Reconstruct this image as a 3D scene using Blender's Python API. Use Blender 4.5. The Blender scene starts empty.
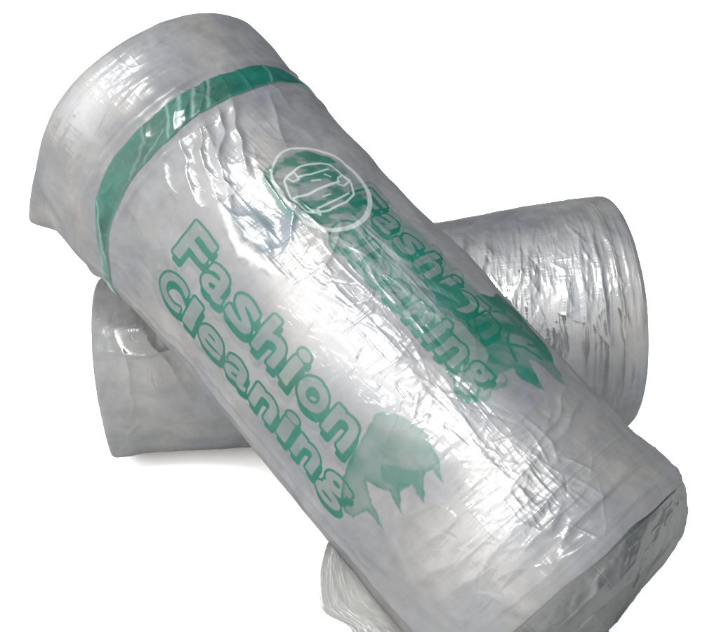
import bpy, math
import numpy as np
from mathutils import Vector

sc = bpy.context.scene
C = sc.collection
R = math.radians

# ------------------------------------------------------------------ helpers
def tag(o, label=None, cat=None, group=None, kind=None):
    if label: o['label'] = label
    if cat: o['category'] = cat
    if group: o['group'] = group
    if kind: o['kind'] = kind

def empty(name, loc):
    o = bpy.data.objects.new(name, None); C.objects.link(o)
    o.location = loc; o.empty_display_size = .05
    return o

def grid_mesh(name, P, mat, parent=None, uv=None, attrs=None, closed=False, origin=None):
    """P: (n, m, 3) array of points -> one smooth grid mesh; closed joins the last column to the first"""
    n, m = P.shape[:2]
    V = P.reshape(-1, 3).copy()
    if origin is not None: V = V - np.array(origin)
    mm = m if closed else m - 1
    i, j = np.meshgrid(np.arange(n - 1), np.arange(mm), indexing='ij')
    j2 = (j + 1) % m
    F = np.stack([i * m + j, i * m + j2, (i + 1) * m + j2, (i + 1) * m + j], -1).reshape(-1, 4)
    me = bpy.data.meshes.new(name)
    me.vertices.add(len(V)); me.vertices.foreach_set('co', V.astype(np.float32).ravel())
    me.loops.add(F.size); me.loops.foreach_set('vertex_index', F.astype(np.int32).ravel())
    me.polygons.add(len(F)); me.polygons.foreach_set('loop_start', np.arange(0, F.size, 4, dtype=np.int32))
    me.polygons.foreach_set('use_smooth', np.ones(len(F), dtype=bool))
    me.update(calc_edges=True)
    if uv is not None:
        l = me.uv_layers.new(name='UVMap')
        l.data.foreach_set('uv', uv.reshape(-1, 2)[F.ravel()].astype(np.float32).ravel())
    for k, a in (attrs or {}).items():
        at = me.attributes.new(k, 'FLOAT', 'POINT'); at.data.foreach_set('value', a.astype(np.float32).ravel())
    me.materials.append(mat)
    o = bpy.data.objects.new(name, me); C.objects.link(o)
    if parent: o.parent = parent
    return o

rs = np.random.RandomState(7)
_T = rs.rand(256, 256)
def vnoise(x, y, seed=0):
    x = x + seed * 37.13 + 500; y = y + seed * 17.71 + 500
    xi = np.floor(x).astype(int); yi = np.floor(y).astype(int)
    fx = x - xi; fy = y - yi
    fx = fx ** 3 * (fx * (fx * 6 - 15) + 10); fy = fy ** 3 * (fy * (fy * 6 - 15) + 10)
    a = _T[xi % 256, yi % 256]; b = _T[(xi + 1) % 256, yi % 256]
    c = _T[xi % 256, (yi + 1) % 256]; d = _T[(xi + 1) % 256, (yi + 1) % 256]
    return (a * (1 - fx) + b * fx) * (1 - fy) + (c * (1 - fx) + d * fx) * fy * 1.0
def fbm(x, y, o=4, seed=0):
    r = 0; w = 1; t = 0
    for k in range(o):
        r = r + w * (vnoise(x * 2 ** k, y * 2 ** k, seed + k) - .5); t += w; w *= .5
    return r / t * 2
def ridged(x, y, o=3, seed=0):
    r = 0; w = 1; t = 0
    for k in range(o):
        r = r + w * (1 - np.abs(2 * vnoise(x * 2 ** k, y * 2 ** k, seed + k) - 1)) ** 4; t += w; w *= .55
    return r / t
def sm(a, b, x):
    t = np.clip((x - a) / (b - a), 0, 1); return t * t * (3 - 2 * t)

def pdist(S, W, pts, closed=False):
    """distance of the points (S, W) to a polyline, and the run 0..1 along it"""
    pts = [np.array(p, float) for p in pts]
    if closed: pts = pts + [pts[0]]
    best = np.full(S.shape, 1e9); run = np.zeros(S.shape)
    tot = sum(np.linalg.norm(b - a) for a, b in zip(pts, pts[1:])); acc = 0
    for a, b in zip(pts, pts[1:]):
        d = b - a; L = max(np.linalg.norm(d), 1e-6)
        t = np.clip(((S - a[0]) * d[0] + (W - a[1]) * d[1]) / L ** 2, 0, 1)
        q = np.hypot(S - a[0] - t * d[0], W - a[1] - t * d[1])
        k = q < best; best = np.where(k, q, best); run = np.where(k, (acc + t * L) / tot, run); acc += L
    return best, run
def inside(S, W, pts):
    r = np.zeros(S.shape, bool); n = len(pts)
    for i in range(n):
        x1, y1 = pts[i]; x2, y2 = pts[(i + 1) % n]
        if y1 == y2: continue
        c = ((W < y1) != (W < y2)) & (S < (x2 - x1) * (W - y1) / (y2 - y1) + x1)
        r ^= c
    return r
def fold(S, W, pts, w, h, seed=0):
    """a soft ridge of plastic along a polyline, tapering at both ends"""
    D, t = pdist(S + 4 * fbm(S / 25, W / 25, 2, seed + 3), W + 4 * fbm(S / 25, W / 25, 2, seed + 9), pts)
    return 1.15 * h * np.exp(-(D / (w * 1.35)) ** 1.35) * (.12 + .88 * np.sin(np.pi * np.clip(t, .04, .96)) ** .6)

# ------------------------------------------------------------------ lettering -> distance field
def glyph(ch):
    """outline of one letter of the built-in font: points and boundary edges"""
    cu = bpy.data.curves.new('t', 'FONT'); cu.body = ch; cu.size = 1.; cu.resolution_u = 6
    ob = bpy.data.objects.new('t', cu); C.objects.link(ob)
    bpy.context.view_layer.update()
    me = bpy.data.meshes.new_from_object(ob.evaluated_get(bpy.context.evaluated_depsgraph_get()))
    co = np.array([v.co[:2] for v in me.vertices]); cnt = {}
    for p in me.polygons:
        for k in p.edge_keys: cnt[k] = cnt.get(k, 0) + 1
    E = np.array([k for k, c in cnt.items() if c == 1])
    bpy.data.objects.remove(ob); bpy.data.meshes.remove(me); bpy.data.curves.remove(cu)
    return co, E
GL = {}
ADV = {'i': .56, 'l': .56, 'F': 1.08, 'C': 1.1}
def word_sdf(word, width, height, fat, step=.7, pad=10.):
    tot = sum(ADV.get(c, 1.) for c in word); unit = width / tot
    cos, Es = [], []; x = 0; base = 0
    for c in word:
        if c not in GL: GL[c] = glyph(c)
        g, e = GL[c]; g = g.copy(); adv = ADV.get(c, 1.) * unit
        lo, hi = g.min(0), g.max(0)
        y0, y1 = {'F': (0, 1.04), 'C': (-.04, 1.0), 'h': (0, 1.0), 'l': (0, 1.0), 'i': (0, 1.0), 'g': (-.2, .84)}.get(c, (0, .80))
        g = (g - lo) / (hi - lo)
        g[:, 0] = x + fat + 1.6 + g[:, 0] * (adv - 2 * fat - 3.2); g[:, 1] = height * y0 + fat + g[:, 1] * (height * (y1 - y0) - 2 * fat)
        cos.append(g); Es.append(e + base); base += len(g); x += adv
    co = np.concatenate(cos); E = np.concatenate(Es)
    gx = np.arange(-pad, width + pad, step); gy = np.arange(-.35 * height - pad, height * 1.05 + pad, step)
    X, Y = np.meshgrid(gx, gy, indexing='ij')
    D = np.full(X.shape, 1e9); I = np.zeros(X.shape, bool)
    for a, b in E:
        (ax, ay), (bx, by) = co[a], co[b]
        dx, dy = bx - ax, by - ay; L = dx * dx + dy * dy + 1e-12
        t = np.clip(((X - ax) * dx + (Y - ay) * dy) / L, 0, 1)
        D = np.minimum(D, np.hypot(X - ax - t * dx, Y - ay - t * dy))
        if ay != by:
            I ^= ((Y < ay) != (Y < by)) & (X < dx * (Y - ay) / (dy if dy else 1e-9) + ax)
    D = np.where(I, -D, D)
    def f(x, y):
        u = (x - gx[0]) / step; v = (y - gy[0]) / step
        ok = (u > 0) & (v > 0) & (u < len(gx) - 2) & (v < len(gy) - 2)
        u = np.clip(u, 0, len(gx) - 2.001); v = np.clip(v, 0, len(gy) - 2.001)
        ui = u.astype(int); vi = v.astype(int); fu = u - ui; fv = v - vi
        r = (D[ui, vi] * (1 - fu) + D[ui + 1, vi] * fu) * (1 - fv) + (D[ui, vi + 1] * (1 - fu) + D[ui + 1, vi + 1] * fu) * fv
        return np.where(ok, r, 99.)
    return f

def hollow_word(word, S, W, s0, s1, w0, h, fat=2.9, shx=4.6, shy=-4.6, line=1.25, slant=0.):
    """fat hollow lettering with a heavy drop shadow; reads from s0 down to s1, baseline at w0, tall towards +w"""
    f = word_sdf(word, s0 - s1, h, fat)
    x = s0 - S; y = W - w0 - slant * x
    d = f(x, y) - fat
    d2 = f(x - shx, y - shy) - fat
    out = 1 - sm(line - .4, line + .4, np.abs(d + .3))
    sh = (1 - sm(-.4, .4, d2)) * sm(-.4, .4, d)
    return np.maximum(np.maximum(out, sh), .30 * (1 - sm(-.4, .4, d)))

# ------------------------------------------------------------------ materials
def nodes(name):
    m = bpy.data.materials.new(name); m.use_nodes = True
    nt = m.node_tree; nt.nodes.clear()
    return m, nt
def N(nt, t, **k):
    n = nt.nodes.new(t)
    for a, v in k.items():
        if a in n.inputs.keys() if isinstance(a, str) else False: n.inputs[a].default_value = v
        else: setattr(n, a, v)
    return n
def math_(nt, op, a, b=None, clamp=False):
    n = nt.nodes.new('ShaderNodeMath'); n.operation = op; n.use_clamp = clamp
    for i, v in enumerate((a, b)):
        if v is None: continue
        if isinstance(v, (int, float)): n.inputs[i].default_value = v
        else: nt.links.new(v, n.inputs[i])
    return n.outputs[0]
def ramp(nt, v, a, b, lo=0., hi=1.):
    n = nt.nodes.new('ShaderNodeMapRange'); n.clamp = True
    n.inputs[1].default_value = a; n.inputs[2].default_value = b; n.inputs[3].default_value = lo; n.inputs[4].default_value = hi
    nt.links.new(v, n.inputs[0]); return n.outputs[0]
def mixc(nt, f, a, b, mode='MIX'):
    n = nt.nodes.new('ShaderNodeMix'); n.data_type = 'RGBA'; n.blend_type = mode
    for s, v in ((n.inputs[0], f), (n.inputs[6], a), (n.inputs[7], b)):
        if isinstance(v, (int, float)): s.default_value = v
        elif isinstance(v, tuple): s.default_value = v + (1,)
        else: nt.links.new(v, s)
    return n.outputs[2]
def noise(nt, vec, scale, detail=4, rough=.5, dist=0., typ='FBM'):
    n = nt.nodes.new('ShaderNodeTexNoise'); n.noise_type = typ
    n.inputs['Scale'].default_value = scale; n.inputs['Detail'].default_value = detail
    n.inputs['Roughness'].default_value = rough; n.inputs['Distortion'].default_value = dist
    nt.links.new(vec, n.inputs['Vector']); return n.outputs[0]
def mapping(nt, vec, sx, sy, rot=0.):
    n = nt.nodes.new('ShaderNodeMapping'); n.inputs['Scale'].default_value = (sx, sy, 1); n.inputs['Rotation'].default_value = (0, 0, rot)
    nt.links.new(vec, n.inputs['Vector']); return n.outputs[0]

def film_material(name, warm, cool, gloss=.02, crackle=.1, printed=False, transp=0., dark=1., tint=None):
    m, nt = nodes(name); L = nt.links.new
    uv = nt.nodes.new('ShaderNodeUVMap').outputs[0]
    geo = nt.nodes.new('ShaderNodeNewGeometry')
    # winding streaks run round the roll (uv.x is along the axis)
    streak = noise(nt, mapping(nt, uv, 90, 7), 1., 6, .62, .35)
    streak2 = noise(nt, mapping(nt, uv, 520, 34, R(9)), 1., 3, .6, .5)
    streak3 = noise(nt, mapping(nt, uv, 420, 30, R(-13)), 1., 3, .6, .5)
    cloud = noise(nt, uv, 11., 5, .55, .6)
    cloud2 = noise(nt, uv, 38., 5, .6, 1.0)
    milky = noise(nt, mapping(nt, uv, 13, 20, R(25)), 1., 7, .62, 1.6)
    col = mixc(nt, ramp(nt, cloud, .30, .70), warm, cool)
    v = math_(nt, 'ADD', ramp(nt, streak, .3, .7, .98, 1.03), ramp(nt, milky, .3, .7, -.15, .20))
    v = math_(nt, 'ADD', v, ramp(nt, streak2, .3, .7, -.02, .03))
    v = math_(nt, 'ADD', v, ramp(nt, cloud2, .3, .7, -.07, .07))
    comb = nt.nodes.new('ShaderNodeCombineColor')
    for i in range(3): L(v, comb.inputs[i])
    col = mixc(nt, 1., col, comb.outputs[0], 'MULTIPLY')
    webs = []
    for sc_, ro, di in (((16, 34), -24, .5), ((38, 14), 30, .5), ((12, 50), 8, .4)):
        wn = noise(nt, mapping(nt, uv, sc_[0], sc_[1], R(ro)), 1., 2, .5, di)
        ln = math_(nt, 'ABSOLUTE', math_(nt, 'SUBTRACT', wn, .5))
        webs.append(ramp(nt, ln, .0, .012, 1., 0.))
    web = math_(nt, 'ADD', math_(nt, 'ADD', webs[0], webs[1]), webs[2], True)
    web = math_(nt, 'MULTIPLY', web, ramp(nt, noise(nt, uv, 24., 3), .46, .64, 0, 1.))
    if printed:
        a = nt.nodes.new('ShaderNodeAttribute'); a.attribute_name = 'ink'
        b = nt.nodes.new('ShaderNodeAttribute'); b.attribute_name = 'pale'
        c = nt.nodes.new('ShaderNodeAttribute'); c.attribute_name = 'painted_glint'
        d = nt.nodes.new('ShaderNodeAttribute'); d.attribute_name = 'blue'
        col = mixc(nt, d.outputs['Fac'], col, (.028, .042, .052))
        ink = math_(nt, 'MULTIPLY', a.outputs['Fac'], ramp(nt, cloud2, .25, .6, .86, 1.))
        green = mixc(nt, ramp(nt, cloud, .35, .65), (.0001, .029, .0195), (.0002, .040, .028))
        col = mixc(nt, ink, col, green)
        col = mixc(nt, c.outputs['Fac'], col, (.36, .36, .36))  # painted highlight whitens the film colour
        col = mixc(nt, b.outputs['Fac'], col, (.20, .225, .22))
    ck = nt.nodes.new('ShaderNodeAttribute'); ck.attribute_name = 'crinkle'
    # bumps
    fine = noise(nt, mapping(nt, uv, 120, 22, R(-16)), 1., 4, .6, 1.8, 'RIDGED_MULTIFRACTAL')
    fine2 = noise(nt, mapping(nt, uv, 24, 110, R(11)), 1., 4, .6, 2.0, 'RIDGED_MULTIFRACTAL')
    fsum = math_(nt, 'ADD', fine, fine2)
    h = math_(nt, 'MULTIPLY', fsum, ramp(nt, ck.outputs['Fac'], 0, 1, .10, 1.))
    h = math_(nt, 'ADD', h, math_(nt, 'MULTIPLY', web, .2))
    bp = nt.nodes.new('ShaderNodeBump'); bp.inputs['Distance'].default_value = .0006; bp.inputs['Strength'].default_value = .8
    L(h, bp.inputs['Height'])
    bl = nt.nodes.new('ShaderNodeBump'); bl.inputs['Distance'].default_value = .0006; bl.inputs['Strength'].default_value = .3
    L(math_(nt, 'ADD', streak, math_(nt, 'MULTIPLY', streak2, .25)), bl.inputs['Height'])
    # shaders: milky layered film below, clear crackling outer skin above
    df = nt.nodes.new('ShaderNodeBsdfDiffuse'); L(col, df.inputs['Color']); L(bl.outputs[0], df.inputs['Normal'])
    gl = nt.nodes.new('ShaderNodeBsdfGlossy'); gl.inputs['Color'].default_value = (.97, .98, 1, 1)
    L(ramp(nt, cloud2, .3, .7, .13, .28), gl.inputs['Roughness']); L(bp.outputs[0], gl.inputs['Normal'])
    fac = ramp(nt, ck.outputs['Fac'], 0, 1, gloss, gloss + crackle)
    sheen = nt.nodes.new('ShaderNodeBsdfGlossy'); sheen.inputs['Roughness'].default_value = .36; L(bl.outputs[0], sheen.inputs['Normal'])
    m0 = nt.nodes.new('ShaderNodeMixShader'); m0.inputs[0].default_value = .010; L(df.outputs[0], m0.inputs[1]); L(sheen.outputs[0], m0.inputs[2])
    mx = nt.nodes.new('ShaderNodeMixShader'); L(fac, mx.inputs[0]); L(m0.outputs[0], mx.inputs[1]); L(gl.outputs[0], mx.inputs[2])
    out = nt.nodes.new('ShaderNodeOutputMaterial')
    if transp:
        tr = nt.nodes.new('ShaderNodeBsdfTransparent'); tr.inputs[0].default_value = (.93, .94, .94, 1)
        m2 = nt.nodes.new('ShaderNodeMixShader')
        L(ramp(nt, math_(nt, 'ADD', math_(nt, 'MULTIPLY', fine, .5), cloud2), .4, 1.1, transp, transp * .35), m2.inputs[0])
        L(mx.outputs[0], m2.inputs[1]); L(tr.outputs[0], m2.inputs[2]); L(m2.outputs[0], out.inputs[0])
    else:
        L(mx.outputs[0], out.inputs[0])
    return m

def band_material():
    m, nt = nodes('green_band_film'); L = nt.links.new
    uv = nt.nodes.new('ShaderNodeUVMap').outputs[0]
    cl = noise(nt, mapping(nt, uv, 30, 12), 1., 5, .6, .8)
    sp = noise(nt, mapping(nt, uv, 190, 130, R(20)), 1., 3, .7, .6)
    col = mixc(nt, ramp(nt, cl, .35, .65), (.0004, .017, .012), (.0006, .037, .026))
    col = mixc(nt, ramp(nt, sp, .55, .68, 0, .6), col, (.003, .05, .035))
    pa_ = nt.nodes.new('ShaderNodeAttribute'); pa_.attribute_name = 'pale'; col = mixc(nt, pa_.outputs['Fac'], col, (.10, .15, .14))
    bp = nt.nodes.new('ShaderNodeBump'); bp.inputs['Distance'].default_value = .0012; bp.inputs['Strength'].default_value = .7
    rg = noise(nt, mapping(nt, uv, 70, 22, R(30)), 1., 4, .6, 1.2, 'RIDGED_MULTIFRACTAL')
    L(rg, bp.inputs['Height'])
    df = nt.nodes.new('ShaderNodeBsdfPrincipled'); L(col, df.inputs['Base Color']); L(bp.outputs[0], df.inputs['Normal'])
    df.inputs['Roughness'].default_value = .4; df.inputs['Specular IOR Level'].default_value = .08
    gl = nt.nodes.new('ShaderNodeBsdfGlossy'); gl.inputs['Roughness'].default_value = .2; L(bp.outputs[0], gl.inputs['Normal'])
    mx = nt.nodes.new('ShaderNodeMixShader'); mx.inputs[0].default_value = .022
    L(df.outputs[0], mx.inputs[1]); L(gl.outputs[0], mx.inputs[2])
    out = nt.nodes.new('ShaderNodeOutputMaterial'); L(mx.outputs[0], out.inputs[0])
    return m

WARM, COOL = (.078, .0765, .074), (.056, .059, .065)
M_printed = film_material('printed_film', WARM, COOL, .008, .10, True)
M_plain = film_material('plain_film', (.070, .069, .067), (.046, .049, .053), .010, .10)
M_loose = film_material('loose_film_shaded', (.019, .021, .019), (.010, .012, .012), .008, .04, transp=.22)  # near-black: shade of the down-facing end put into the colour
M_flap = film_material('loose_flap_film', (.145, .145, .14), (.105, .108, .106), .01, .03, transp=.10)
M_end = film_material('wound_film_end', (.022, .024, .022), (.012, .014, .014), .012, .02)  # dark wound layer edges, with the end's shade put into the colour too
M_band = band_material()

# ------------------------------------------------------------------ the printed roll
N0 = np.array([.18264, .65413, .1211]); az, tl, LA = 2.39392, .5082, 622.07
ax = np.array([math.cos(tl) * math.cos(az), math.cos(tl) * math.sin(az), math.sin(tl)])
uu = np.cross(ax, [0, 0, 1.]); uu /= np.linalg.norm(uu); vv = np.cross(uu, ax)
def radA(s): return 134.6 + 5.6 * s / LA

FOLDS = [  # polyline (s, w) in mm, width, height
 ([(512, -67), (482, -85), (445, -102), (425, -107)], 3.0, 2.6), ([(500, -66), (458, -81), (422, -98)], 3.0, 2.4),
 ([(515, -28), (470, -54), (440, -68)], 3.2, 3.0), ([(436, -50), (392, -57), (344, -51)], 2.0, 1.3),
 ([(455, -52), (427, -60), (391, -63), (369, -63)], 2.0, 1.6), ([(395, -46), (362, -80), (353, -101)], 3.2, 2.4),
 ([(508, -92), (470, -112), (440, -120)], 3., 2.), ([(512, -110), (480, -128), (455, -132)], 3., 1.6),
 ([(510, -48), (485, -60), (462, -80)], 2.4, 2.2), ([(505, 10), (470, -10), (440, -22)], 2.5, 1.4),
 ([(81, -198), (75, -155), (71, -114), (70, -78)], 6., 4.2), ([(60, -205), (55, -150), (55, -92)], 5., 3.2),
 ([(100, -190), (93, -150), (88, -100)], 5., 2.2), ([(28, -98), (32, -68), (34, -33), (38, 8)], 4., 2.0),
 ([(61, -114), (58, -84), (62, -47)], 3.6, 3.4), ([(45, -104), (45, -80), (50, -60)], 3., 2.6),
 ([(104, 40), (92, -20), (84, -93), (82, -126)], 2.6, 1.6), ([(120, 30), (104, -10), (92, -60)], 2.2, 1.2),
 ([(540, -276), (385, -253), (264, -249), (166, -249), (40, -242)], 5., 3.0),
 ([(520, -262), (385, -240), (264, -236), (120, -236)], 3., 1.2),
 ([(23, -200), (20, -137), (16, -48), (12, 78)], 3.0, 1.6), ([(30, -200), (34, -137), (30, -48), (26, 78)], 3.0, -1.4),
]
_r = np.random.RandomState(11); SHORT = []
for k in range(260):      # short straight creases of the outer skin, along and across the roll
    along = _r.rand() < .55
    s_ = _r.uniform(45, 450); w_ = -84 + 14 * math.sin(s_ / 60) + _r.normal() * 21
    if k % 6 == 0: s_, w_ = _r.uniform(20, 110), _r.uniform(-150, 0)
    if k % 11 == 0: s_, w_ = _r.uniform(60, 600), _r.uniform(-160, 60)
    if abs(s_ - 388) < 36 and abs(w_ + 84) < 30: continue
    an = (0 if along else 90) + _r.normal() * (17 if along else 28) - (8 if along else 0)
    SHORT.append((s_, w_, math.radians(an), _r.uniform(8, 30), _r.uniform(.8, 2.0), _r.uniform(.25, .75) * _r.choice([1, 1, -.7])))
for k in range(60):       # long fine streaks round the far end
    SHORT.append((_r.uniform(566, 625), _r.uniform(-190, 20), math.radians(90 + _r.normal() * 7), _r.uniform(15, 45), _r.uniform(1.2, 2.6), _r.uniform(.25, .6)))
for k in range(90):       # a few soft creases over the rest of the skin
    SHORT.append((_r.uniform(40, 500), _r.uniform(-240, 70), math.radians(_r.uniform(0, 180)), _r.uniform(6, 24), _r.uniform(1.0, 2.4), _r.uniform(.15, .45)))
for k in range(34):
    SHORT.append((_r.uniform(90, 480), _r.choice([_r.uniform(-235, -120), _r.uniform(-20, 60)]), math.radians(_r.choice([-35, 20, 70, 110]) + _r.normal() * 14), _r.uniform(25, 60), _r.uniform(3, 7), _r.uniform(.4, 1.0) * _r.choice([1, -1])))
def creases(S, W, lst):
    h = np.zeros(S.shape)
    for s_, w_, an, hl, wd, a in lst:
        m = (np.abs(S - s_) < hl + 5) & (np.abs(W - w_) < hl + 5)
        if not m.any(): continue
        x = S[m] - s_; y = W[m] - w_; c, d = math.cos(an), math.sin(an)
        u = x * c + y * d; v = -x * d + y * c + .012 * u * u / max(hl / 8, 1)
        h[m] += a * np.exp(-np.abs(v / (wd * 1.2)) ** 1.4) * np.clip(1 - (u / hl) ** 2, 0, 1)
    return h
def bodyA(S, W):
    """radius (mm) of the printed roll's outer skin at s mm from the near end and w mm round it"""
    r = radA(S)
    ph = W / r * 180 / np.pi
    edge = sm(-178, -150, ph) * (1 - sm(150, 178, ph))
    h = 3.2 * fbm(S / 95, W / 95, 3, 1) + 1.1 * fbm(S / 28, W / 40, 3, 5)
    for k, (p, w, a) in enumerate(FOLDS): h = h + fold(S, W, p, w, a, k)
    # the tent of film pulled tight beside the bluish gap
    D, t = pdist(S, W, [(428, -104), (389, -117), (363, -112), (340, -106)])
    e = 4.5 * np.exp(-(D / 7) ** 2) * np.sin(np.pi * np.clip(t, .05, .95)) ** .5; h = h + e
    D, t = pdist(S, W, [(420, -84), (385, -80), (365, -86)])
    h = h - 3. * np.exp(-(D / 12) ** 2)
    # gather on both sides of the band, and the loose crackle of the wrap
    for c in (503, 551): h = h + 3.0 * np.exp(-((S - c - bandshift(W)) / 5) ** 2) * (.6 + .5 * fbm(S * 0, W / 30, 2, 8 + c))
    z = crinkle(S, W)
    h = h + z * 1.5 * (ridged(S / 44 + .2 * W / 16, W / 14, 2, 11) - .35) + z * .5 * (ridged(S / 9, W / 26 - S / 20, 2, 15) - .3) + creases(S, W, SHORT)
    # loose tail of film past the far rim on the low left side
    h = h + (11 * sm(450, 570, S) * np.exp(-((ph + 122) / 18) ** 2) + 17 * sm(590, 624, S) * np.exp(-(np.abs(ph + 124) / 9) ** 1.2))
    h = h + 5 * sm(540, 600, S) * np.exp(-((ph - 42) / 20) ** 2) - 2.5 * sm(560, 622, S) * np.exp(-((ph + 5) / 25) ** 2) + 5 * sm(70, 10, S) * np.exp(-((ph - 45) / 30) ** 2)
    # gathered cross wrinkles in front of the rim
    h = h + 1.3 * sm(150, 90, S) * sm(0, 30, S) * (ridged(S / 12, W / 60 + .3 * S / 12, 2, 21) - .3) * np.exp(-((W + 90) / 90) ** 2)
    h = h + .9 * (ridged(S / 8, W / 160, 2, 23) - .3) * (sm(92, 66, S) * sm(-130, -60, W) + .7 * sm(588, 606, S))
    h = h * edge
    r = r + h
    # rims
    a = np.clip((14 - S) / 14, 0, 1); r = r - 7 * (1 - np.sqrt(np.clip(1 - a ** 2, 0, 1)))
    a = np.clip((S - (LA - 4)) / 14, 0, 1); r = r - 12 * (1 - np.sqrt(np.clip(1 - a ** 2, 0, 1)))
    return r
def bandshift(W): return -22 * sm(-190, -290, W)
def crinkle(S, W):
    c = -88 + 14 * np.sin(S / 60.)
    c = np.where(S > 330, -95 + (S - 330) * .12, c)
    z = np.exp(-((W - c) / 27) ** 2) * sm(40, 90, S) * (1 - sm(420, 470, S))
    z = z + .75 * np.exp(-((W + 30) / 34) ** 2) * sm(200, 240, S) * (1 - sm(330, 370, S))
    z = z + .8 * np.exp(-((S - 70) / 35) ** 2) * np.exp(-((W + 95) / 60) ** 2)
    z = z + .45 * np.exp(-((S - 470) / 35) ** 2) * np.exp(-((W + 60) / 60) ** 2)
    z = z + .8 * np.exp(-((S - 600) / 26) ** 2) * np.exp(-((W + 125) / 60) ** 2)
    z = z * (1 - .9 * np.exp(-((S - 388) / 24) ** 2 - ((W + 84) / 16) ** 2))
    return np.clip(z, 0, 1)
def P_A(S, W, lift=0.):
    r = (bodyA(S, W) + lift); ph = W / radA(S)
    return (N0 + ax * (S / 1000)[..., None] + (r / 1000)[..., None] * (np.cos(ph)[..., None] * vv + np.sin(ph)[..., None] * uu))

rootA = empty('film_roll', (0, 0, 0)); OA = N0 - vv * .1346; OA[2] = 0.
rootA.location = tuple(OA)
tag(rootA, 'large roll of clear printed plastic bags with green band, leaning across the plain roll', 'plastic roll', 'rolls of clear plastic film')

phs = np.concatenate([np.linspace(-180, -138, 30, endpoint=False), np.linspace(-138, 66, 660, endpoint=False), np.linspace(66, 180, 90, endpoint=False)])
ss = np.concatenate([np.linspace(0, 18, 26, endpoint=False), np.linspace(18, LA - 4, 770, endpoint=False), np.linspace(LA - 4, LA + 10, 30)])
S, PH = np.meshgrid(ss, phs, indexing='ij'); W = radA(S) * np.radians(PH)

def wob(S, W): return S + 1.6 * fbm(S / 30, W / 30, 2, 31), W + 1.6 * fbm(S / 30, W / 30, 2, 37)
Sx, Wx = wob(S, W)
ink = np.zeros(S.shape); pale = np.zeros(S.shape); painted_glint = np.zeros(S.shape)
# first print: two lines of hollow lettering low on the left
ink = np.maximum(ink, hollow_word('Fashion', Sx, Wx, 438, 192, -168, 37))
ink = np.maximum(ink, hollow_word('Cleaning', Sx, Wx, 434, 164, -213, 35))
# the deeper layers of the same film show faintly through, slipped sideways
ink = np.maximum(ink, .20 * hollow_word('Fashion', Sx, Wx, 431, 186, -175, 36, 2.4, 3, -3, 1.2))
ink = np.maximum(ink, .16 * hollow_word('Cleaning', Sx, Wx, 441, 172, -219, 34, 2.4, 3, -3, 1.2))
# the spiky green shape below it
sp1 = [(201, -124), (193, -113), (175, -105), (160, -103), (145, -107), (133, -111), (120, -118), (136, -118), (138, -124), (120, -141), (139, -138), (145, -146), (126, -162), (146, -156), (166, -166), (128, -184), (150, -182), (153, -202), (164, -208), (183, -185), (190, -150)]
sp1b = [(168, -144), (155, -136), (141, -126), (121, -141), (139, -138), (144, -151), (155, -155)]
def soft(S, W, poly, e=1.2, wob=0.):
    if wob: S, W = S + wob * fbm(S / 11, W / 11, 3, 77), W + wob * fbm(S / 11, W / 11, 3, 79)
    D, _ = pdist(S, W, poly, True); return sm(-e, e, np.where(inside(S, W, poly), D, -D))
blotch = .5 + .5 * fbm(S / 16, W / 16, 4, 41)
g = soft(Sx, Wx, sp1, .8, 2.5); D, _ = pdist(Sx, Wx, sp1, True)
ink = np.maximum(ink, g * (.25 + .55 * blotch) + g * .3 * np.exp(-(D / 3.) ** 2))
ink = np.maximum(ink, soft(Sx, Wx, sp1b, 1.2, 3) * (.62 + .25 * blotch))
# second print: the same lettering over darker layers, on top
r2 = np.maximum(hollow_word('Fashion', Sx, Wx, 372, 186, -9, 33, 2.8, 4.6, -4.2, 1.3), hollow_word('Cleaning', Sx, Wx, 352, 156, -52, 32, 2.8, 4.6, -4.2, 1.3))
gh = np.maximum(hollow_word('Fashion', Sx, Wx, 378, 192, 0, 32, 3.0, 3, -3, .9), hollow_word('Cleaning', Sx, Wx, 345, 149, -45, 32, 3.0, 3, -3, .9))
under = sm(372, 340, S) * sm(140, 175, S) * sm(-60, -48, W) * (1 - sm(22, 36, W))
ink = np.maximum(ink, r2); ink = np.maximum(ink, gh * .55); ink = np.maximum(ink, under * (.28 + .3 * blotch))
sp2 = [(253, -11), (251, 3), (241, 8), (231, 14), (229, 30), (222, 43), (225, 63), (200, 72), (168, 66), (138, 42), (118, 28), (144, 23), (154, 14), (128, 2), (142, -8), (157, -6), (160, -22), (153, -36), (163, -36), (179, -16), (195, -15), (214, -14), (222, -23), (238, -21)]
g2 = soft(Sx, Wx, sp2, .8, 3)
tone = .55 + .42 * sm(-.35, .35, fbm(S / 20 + W / 30, W / 20, 3, 45))
for p in ([(228, 22), (214, 26), (205, 16), (212, 2), (200, -8)], [(195, 60), (182, 42), (190, 24), (176, 8), (160, 2)], [(170, 60), (160, 42), (166, 28)], [(215, 50), (204, 38), (208, 24)], [(183, -2), (168, 20), (150, 30)]):
    D, _ = pdist(Sx + 3 * fbm(S / 12, W / 12, 2, 46), Wx, p); tone = np.maximum(tone, .98 * (1 - sm(1.2, 2.4, D)))
ink = np.maximum(ink, g2 * tone * .93); ink = np.maximum(ink, soft(Sx, Wx, [(255, -12), (252, 5), (238, 12), (226, 8), (224, -12), (238, -20)], 1.2, 5))
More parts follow.
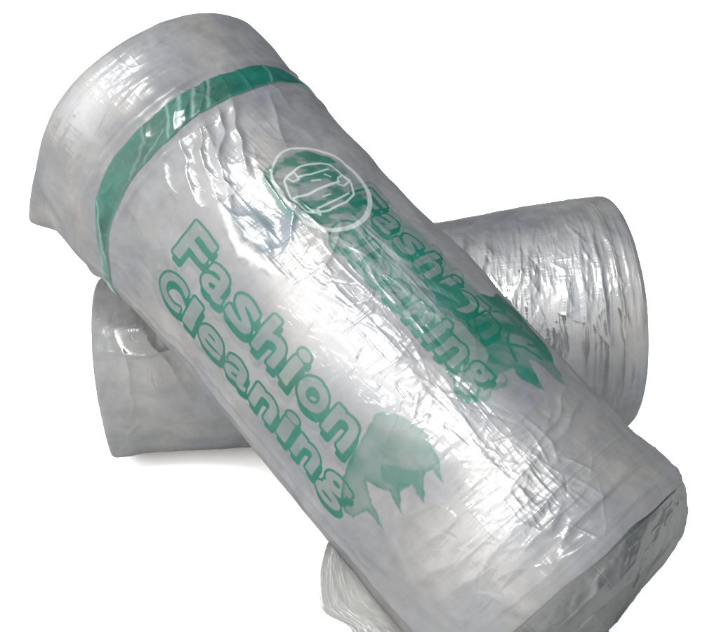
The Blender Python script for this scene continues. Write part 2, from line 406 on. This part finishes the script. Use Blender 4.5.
# logo: wobbly disc of ink, pale ring, pale line drawing of folded garments
ring = [(436, -35), (426, -51), (411, -59), (386, -62), (370, -61), (355, -54), (344, -43), (339, -26), (342, -8), (354, 8), (370, 19), (391, 23), (411, 18), (423, 8), (430, -7), (436, -22)]
gd = soft(Sx, Wx, [(432, -38), (422, -53), (405, -58), (372, -58), (356, -50), (346, -28), (350, -6), (372, 14), (398, 17), (416, 8), (428, -10)])
str_ = sm(-.25, .25, fbm(S / 9 + W / 18, W / 22 - S / 40, 3, 51))
ink = np.maximum(ink, gd * (.22 + .66 * str_))
blob = [(430, -54), (428, -40), (422, -52), (410, -59), (386, -62), (370, -60), (372, -68), (394, -73), (414, -70)]
ink = np.maximum(ink, soft(Sx, Wx, blob, 2) * .8)
def round_off(p, k=3):
    p = [np.array(q, float) for q in p]
    for _ in range(k): p = [x for a, b in zip(p, p[1:] + p[:1]) for x in (.75 * a + .25 * b, .25 * a + .75 * b)]
    return p
ring = round_off(ring, 2)
D, t = pdist(Sx, Wx, ring, True); a = np.arctan2(W + 20, S - 388); wd = 1.0 + .75 * (1 + np.cos(a - 2.6))
pale = np.maximum(pale, (1 - sm(wd - .6, wd + .6, D)) * .44)
L1 = [(412, -45), (414, -28), (411, -6), (407, 1), (397, 5), (380, 7), (368, -1), (364, -14), (365, -35), (371, -49), (374, -53), (392, -56), (410, -49), (412, -45)]
for p, w in ((L1, .9), ([(390, -54), (387, -40), (386, -20), (386, -3)], 1.1), ([(406, -36), (403, -23), (402, -4)], .8), ([(372, -42), (370, -26), (371, -5)], .8),
             ([(412, -45), (405, -43), (404, -37), (412, -36), (412, -45)], .7), ([(390, -1), (391, 6), (383, 9), (380, -2), (384, -7), (390, -1)], .7), ([(373, -48), (365, -44), (370, -42), (373, -48)], .7),
             ([(397, -28), (394, -20)], .6), ([(378, -30), (377, -22)], .6), ([(398, -12), (393, -8)], .6)):
    D, _ = pdist(Sx, Wx, p); pale = np.maximum(pale, (1 - sm(w - .5, w + .5, D)) * .55)
# highlight painted along the tight fold, and the bluish gap in the wrap
painted_glint = .38 * soft(S, W, [(430, -104), (415, -111), (393, -119), (374, -120), (343, -108), (363, -108), (392, -110)], 4, 5)
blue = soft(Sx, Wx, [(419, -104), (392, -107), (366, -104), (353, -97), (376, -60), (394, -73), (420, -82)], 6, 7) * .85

uvA = np.stack([S / 1000, W / 1000], -1)
o = grid_mesh('roll_body', P_A(S, W), M_printed, rootA, uvA, {'ink': ink, 'pale': pale, 'painted_glint': painted_glint, 'blue': blue, 'crinkle': crinkle(S, W)}, True, OA)
o['label'] = 'clear film body printed with hollow green lettering and a pale round garment logo'

# the green band under the wrap
pb = np.linspace(-175, 175, 900); tb = np.linspace(0, 1, 34)
wB = 140 * np.radians(pb)
lo = 511 - 6 * np.exp(-((wB + 215) / 50) ** 2) + bandshift(wB) + 1.5 * fbm(wB / 25, wB * 0, 3, 61) + 5 * np.exp(-((wB - 70) / 50) ** 2)
wdt = 31 - 14 * sm(-190, -245, wB) - 7 * sm(-240, -290, wB) - 6 * sm(10, 80, wB) + 1.6 * fbm(wB / 22, wB * 0 + 9, 3, 63)
SB = lo[None] + tb[:, None] * wdt[None]; WB = np.repeat(wB[None], len(tb), 0)
lift = 1.0 + 1.5 * np.sin(np.pi * tb)[:, None] ** .6 + 0 * SB
for (p, w, a) in (([(512, -96), (526, -82), (545, -66)], 3.5, 2.0), ([(512, -84), (526, -70), (545, -52)], 3.0, 1.8), ([(510, -66), (528, -52), (545, -36)], 3.0, 1.8), ([(512, -150), (530, -118), (545, -104)], 3, 1.2), ([(490, -250), (515, -215), (530, -190)], 3, 1.6)):
    lift = lift + fold(SB, WB, p, w, a, 3)
lift[0] = -1.5; lift[-1] = -1.5; lift[1] = .3; lift[-2] = .3
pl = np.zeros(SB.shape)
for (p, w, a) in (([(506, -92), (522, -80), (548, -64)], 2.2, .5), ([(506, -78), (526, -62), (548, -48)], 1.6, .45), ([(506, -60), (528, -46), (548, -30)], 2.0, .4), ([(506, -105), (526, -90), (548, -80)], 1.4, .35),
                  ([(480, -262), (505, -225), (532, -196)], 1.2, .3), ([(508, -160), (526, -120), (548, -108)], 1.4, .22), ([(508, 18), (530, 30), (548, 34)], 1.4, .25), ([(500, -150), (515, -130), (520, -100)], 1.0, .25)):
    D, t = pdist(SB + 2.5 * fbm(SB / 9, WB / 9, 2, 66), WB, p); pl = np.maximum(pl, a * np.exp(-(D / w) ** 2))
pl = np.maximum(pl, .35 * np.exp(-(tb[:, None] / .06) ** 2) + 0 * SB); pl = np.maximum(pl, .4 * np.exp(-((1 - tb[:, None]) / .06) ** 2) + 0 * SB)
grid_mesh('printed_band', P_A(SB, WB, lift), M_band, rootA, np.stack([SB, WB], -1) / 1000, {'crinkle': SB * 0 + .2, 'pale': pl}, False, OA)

# wound end of the roll, seen through the loose end of the wrap
def disc(center, axis, e1, e2, rad, mat, parent, origin, name='end_face', bulge=0.):
    rr = np.linspace(0.02, 1, 90) ** .9; aa = np.linspace(0, 2 * np.pi, 240, endpoint=False)
    Rr, Aa = np.meshgrid(rr, aa, indexing='ij')
    q = rad * Rr
    z = .0009 * np.sin(Rr * 160) + .002 * fbm(Rr * 9, np.cos(Aa) * 3, 3, 71) + bulge * (1 - Rr ** 2)
    z = np.where(Rr < .2, z - .03 * sm(.2, .17, Rr), z)      # the open core
    P = center + axis * z[..., None] + q[..., None] * (np.cos(Aa)[..., None] * e1 + np.sin(Aa)[..., None] * e2)
    return grid_mesh(name, P, mat, parent, np.stack([Rr * rad, Aa * .05], -1), {'crinkle': Rr * 0 + .4}, True, origin)
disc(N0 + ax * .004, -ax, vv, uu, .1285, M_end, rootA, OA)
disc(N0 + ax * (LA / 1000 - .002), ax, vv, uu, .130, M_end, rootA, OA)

# loose end of the wrap, closed like a pouch over the near end
u_ = np.linspace(0, 1, 90); pa = np.radians(np.linspace(-180, 180, 420, endpoint=False))
U, A_ = np.meshgrid(u_, pa, indexing='ij')
dep = 54 - 16 * np.exp(-((np.degrees(A_) - 20) / 45) ** 2)
th = U * np.pi / 2
rP = (133 + 3 * np.exp(-((np.degrees(A_) - 50) / 32) ** 2)) * np.cos(th) ** .5
sP = 4 - dep * np.sin(th)
nz = 7 * sm(0, .25, U) * fbm(np.cos(A_) * 2.5 + 4, np.sin(A_) * 2.5 + U * 2.4, 4, 81) + 4.5 * sm(0, .2, U) * (ridged(A_ * 2.2, U * 3, 3, 85) - .35) * np.sin((A_ + np.pi) / 2) ** .5
rP = np.maximum(rP + nz * np.cos(th), .3); sP = sP - nz * np.sin(th) * .6
PP = N0 + ax * (sP / 1000)[..., None] + (rP / 1000)[..., None] * (np.cos(A_)[..., None] * vv + np.sin(A_)[..., None] * uu)
PP[..., 2] = np.maximum(PP[..., 2], .002)
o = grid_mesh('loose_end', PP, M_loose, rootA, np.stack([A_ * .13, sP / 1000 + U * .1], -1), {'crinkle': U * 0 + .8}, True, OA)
o['label'] = 'crumpled see-through film closing the near end of the roll'

# flap of loose wrap hanging out below the near end, towards the left
def surf(rows, nu, nv):
    """rows of control points (k, m, 3) -> dense smooth patch by Catmull-Rom both ways"""
    def cr(A, n):
        A = np.concatenate([[2 * A[0] - A[1]], A, [2 * A[-1] - A[-2]]]); k = len(A) - 3
        t = np.linspace(0, k - 1e-6, n); i = t.astype(int); f = (t - i).reshape((-1,) + (1,) * (A.ndim - 1))
        p0, p1, p2, p3 = A[i], A[i + 1], A[i + 2], A[i + 3]
        return .5 * (2 * p1 + (p2 - p0) * f + (2 * p0 - 5 * p1 + 4 * p2 - p3) * f ** 2 + (3 * p1 - p0 - 3 * p2 + p3) * f ** 3)
    A = cr(np.array(rows, float), nu)
    return np.swapaxes(cr(np.swapaxes(A, 0, 1), nv), 0, 1)
def axp(s, ph, r):
    ph = math.radians(ph); return N0 + ax * s / 1000 + r / 1000 * (math.cos(ph) * vv + math.sin(ph) * uu)
FLAP = [[axp(154, -124, 128), axp(158, -118, 134), axp(162, -115, 138)],
        [axp(136, -126, 130), axp(140, -119, 146), axp(148, -115, 158)],
        [axp(105, -128, 130), axp(114, -121, 158), axp(122, -116, 178)],
        [axp(75, -130, 130), axp(86, -122, 154), axp(98, -118, 170)],
        [axp(45, -130, 130), axp(64, -123, 154), axp(80, -119, 172)],
        [axp(10, -130, 130), axp(30, -125, 150), axp(46, -121, 164)],
        [axp(-35, -130, 125), axp(-15, -128, 140), axp(0, -124, 150)]]
FL = surf(FLAP, 150, 80)
ii, jj = np.meshgrid(np.linspace(0, 1, 150), np.linspace(0, 1, 80), indexing='ij')
nd = (7 * fbm(ii * 5, jj * 3, 4, 91) + 4 * (ridged(ii * 6, jj * 4, 3, 95) - .3)) / 1000 * jj ** .5
FL = FL + nd[..., None] * (np.array([-.3, -.5, .6]))
FL[..., 2] = np.maximum(FL[..., 2], .003)
o = grid_mesh('loose_flap', FL, M_flap, rootA, np.stack([ii * .18, jj * .06], -1), {'crinkle': ii * 0 + .8}, False, OA)

# ------------------------------------------------------------------ the plain roll beneath
zL, zR = .1103, .14795; LB = 624.13; ab = .099024
dB2 = np.array([math.cos(ab), math.sin(ab), 0.])
BL = np.array([.00194, 1.08506, 0]) - dB2 * LB / 2000 + [0, 0, zL]; BR = np.array([.00194, 1.08506, 0]) + dB2 * LB / 2000 + [0, 0, zR]
bx = (BR - BL); bx /= np.linalg.norm(bx)
bu = np.cross(bx, [0, 0, 1.]); bu /= np.linalg.norm(bu); bv = np.cross(bu, bx)     # bu points at the camera
def radB(s): return 1000 * (zL + (zR - zL) * s / LB)
BF = [([(520, 30), (500, 90), (495, 150)], 6, 2.4), ([(470, 20), (450, 80), (440, 140)], 5, 3.0), ([(500, 60), (482, 110), (470, 170)], 4, 2.2), ([(440, 20), (424, 70), (405, 120)], 4, 2.2),
      ([(545, 60), (540, 120), (538, 190)], 5, 1.6), ([(565, 40), (560, 130), (560, 210)], 4, 1.3), ([(585, 20), (583, 130), (584, 230)], 3, 1.4), ([(600, 0), (600, 130), (602, 250)], 3, 1.5),
      ([(420, 60), (400, 110), (380, 150)], 3.5, 1.8), ([(60, 100), (90, 150), (110, 200)], 4, 1.2), ([(28, 90), (44, 150), (34, 215)], 3, 1.3), ([(8, 120), (60, 128), (130, 124)], 3, 1.2)]
SHORTB = []
for k in range(260):
    an = 90 + _r.normal() * 22
    s_, w_ = (_r.uniform(380, 610), 95 + _r.normal() * 42) if k % 4 else (_r.uniform(5, 610), _r.uniform(-10, 250))
    SHORTB.append((s_, w_, math.radians(an), _r.uniform(5, 20), _r.uniform(.9, 2.2), _r.uniform(.3, .9) * _r.choice([1, 1, -.7])))
def bodyB(S, W):
    r = radB(S); ph = np.degrees(W / 128)
    h = 3.6 * fbm(S / 110, W / 90, 3, 101) + 1.0 * fbm(S / 25, W / 50, 3, 105)
    for k, (p, w, a) in enumerate(BF): h = h + fold(S, W, p, w, a, 200 + k)
    z = crB(S, W)
    h = h + z * 1.3 * (ridged(S / 17 + W / 90, W / 60, 2, 111) - .3) + z * .35 * (ridged(S / 7, W / 30, 2, 113) - .3) + creases(S, W, SHORTB)
    h = h + 7 * sm(430, 600, S) * np.exp(-((ph - 10) / 40) ** 2) + 1.4 * (ridged(S / 9, W / 190, 2, 119) - .3) * sm(545, 590, S)
    h = h + 10 * sm(60, 0, S) * np.exp(-(np.abs(ph - 124) / 16) ** 1.3)
    h = h * sm(-178, -150, ph) * (1 - sm(150, 178, ph))
    r = r + h
    a = np.clip((5 - S) / 5, 0, 1); r = r - 4 * (1 - np.sqrt(np.clip(1 - a ** 2, 0, 1)))
    a = np.clip((S - (LB - 4)) / 12, 0, 1); r = r - 9 * (1 - np.sqrt(np.clip(1 - a ** 2, 0, 1)))
    return r
def crB(S, W):
    return np.clip(np.exp(-((W - 95) / 60) ** 2) * sm(330, 400, S) * (1 - .6 * sm(540, 600, S)) + .12, 0, 1)
rootB = empty('film_roll', (float(BL[0] + BR[0]) / 2, float(BL[1] + BR[1]) / 2, 0)); OB = np.array(rootB.location)
tag(rootB, 'plain unprinted roll of crinkled clear grey plastic film lying underneath the printed roll', 'plastic roll', 'rolls of clear plastic film')
pB = np.concatenate([np.linspace(-180, -40, 80, endpoint=False), np.linspace(-40, 140, 480, endpoint=False), np.linspace(140, 180, 30, endpoint=False)])
sB = np.concatenate([np.linspace(0, 14, 16, endpoint=False), np.linspace(14, LB - 4, 620, endpoint=False), np.linspace(LB - 4, LB + 8, 24)])
S2, PH2 = np.meshgrid(sB, pB, indexing='ij'); W2 = 128 * np.radians(PH2)
rB = bodyB(S2, W2) / 1000; ph = np.radians(PH2)
P2 = BL + bx * (S2 / 1000)[..., None] + rB[..., None] * (np.cos(ph)[..., None] * bv + np.sin(ph)[..., None] * bu)
P2[..., 2] = np.maximum(P2[..., 2], .001)
grid_mesh('roll_body', P2, M_plain, rootB, np.stack([S2, W2], -1) / 1000, {'crinkle': crB(S2, W2)}, True, OB)
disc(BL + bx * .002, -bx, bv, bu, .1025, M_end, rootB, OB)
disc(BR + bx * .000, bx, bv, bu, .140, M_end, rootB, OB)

# ------------------------------------------------------------------ white surface
mf, nt = nodes('white_surface')
bs = nt.nodes.new('ShaderNodeBsdfPrincipled'); bs.inputs['Roughness'].default_value = .9; bs.inputs['Specular IOR Level'].default_value = 0
tc = nt.nodes.new('ShaderNodeTexCoord')
n1 = noise(nt, tc.outputs['Object'], 3., 4)
nt.links.new(mixc(nt, n1, (.93, .93, .93), (.95, .95, .95)), bs.inputs['Base Color'])
ou = nt.nodes.new('ShaderNodeOutputMaterial'); nt.links.new(bs.outputs[0], ou.inputs[0])
g = np.stack(np.meshgrid(np.linspace(-15, 15, 9), np.linspace(-15, 15, 9), indexing='ij') + [np.zeros((9, 9))], -1)
fl = grid_mesh('floor', g, mf)
tag(fl, 'plain white surface under the two rolls', kind='structure')

# ------------------------------------------------------------------ light
w = bpy.data.worlds.new('World'); sc.world = w; w.use_nodes = True
nt = w.node_tree; nt.nodes.clear()
tc = nt.nodes.new('ShaderNodeTexCoord')
def dot(v):
    d = nt.nodes.new('ShaderNodeVectorMath'); d.operation = 'DOT_PRODUCT'; v = Vector(v).normalized()
    nt.links.new(tc.outputs['Generated'], d.inputs[0]); d.inputs[1].default_value = v; return d.outputs['Value']
a = ramp(nt, dot((-.75, -.62, .15)), -.5, .95, 0., 1.)
col = mixc(nt, a, (.09, .12, .17), (2.5, 2.46, 2.40))
bg = nt.nodes.new('ShaderNodeBackground'); bg.inputs[1].default_value = 2.35
nt.links.new(col, bg.inputs[0])
wo = nt.nodes.new('ShaderNodeOutputWorld'); nt.links.new(bg.outputs[0], wo.inputs[0])

def area(name, d, dist, sx, sy, power, color, along, tgt=(0, .95, .2)):
    l = bpy.data.lights.new(name, 'AREA'); l.shape = 'RECTANGLE'; l.size = sx; l.size_y = sy; l.energy = power; l.color = color
    o = bpy.data.objects.new(name, l); C.objects.link(o)
    d = Vector(d).normalized(); o.location = Vector(tgt) + d * dist
    z = d; x = Vector(along); x = (x - x.dot(z) * z).normalized(); y = z.cross(x)
    from mathutils import Matrix
    o.rotation_euler = Matrix((x, y, z)).transposed().to_euler()
    return o
area('softbox_lamp', (-.22, -.44, .87), 2.6, 1.3, .36, 100, (1, .985, .96), (.87, -.49, 0))

# ------------------------------------------------------------------ camera
cam = bpy.data.cameras.new('camera'); co = bpy.data.objects.new('camera', cam); C.objects.link(co)
co.location = (0, 0, .7304); co.rotation_euler = (math.pi / 2 - .48278, 0, 0)
cam.sensor_width = 36; cam.lens = 36 * 983.83 / 719; cam.clip_start = .01; cam.clip_end = 100
sc.camera = co
sc.view_settings.view_transform = 'Standard'; sc.view_settings.look = 'None'; sc.view_settings.exposure = 0; sc.view_settings.gamma = 1
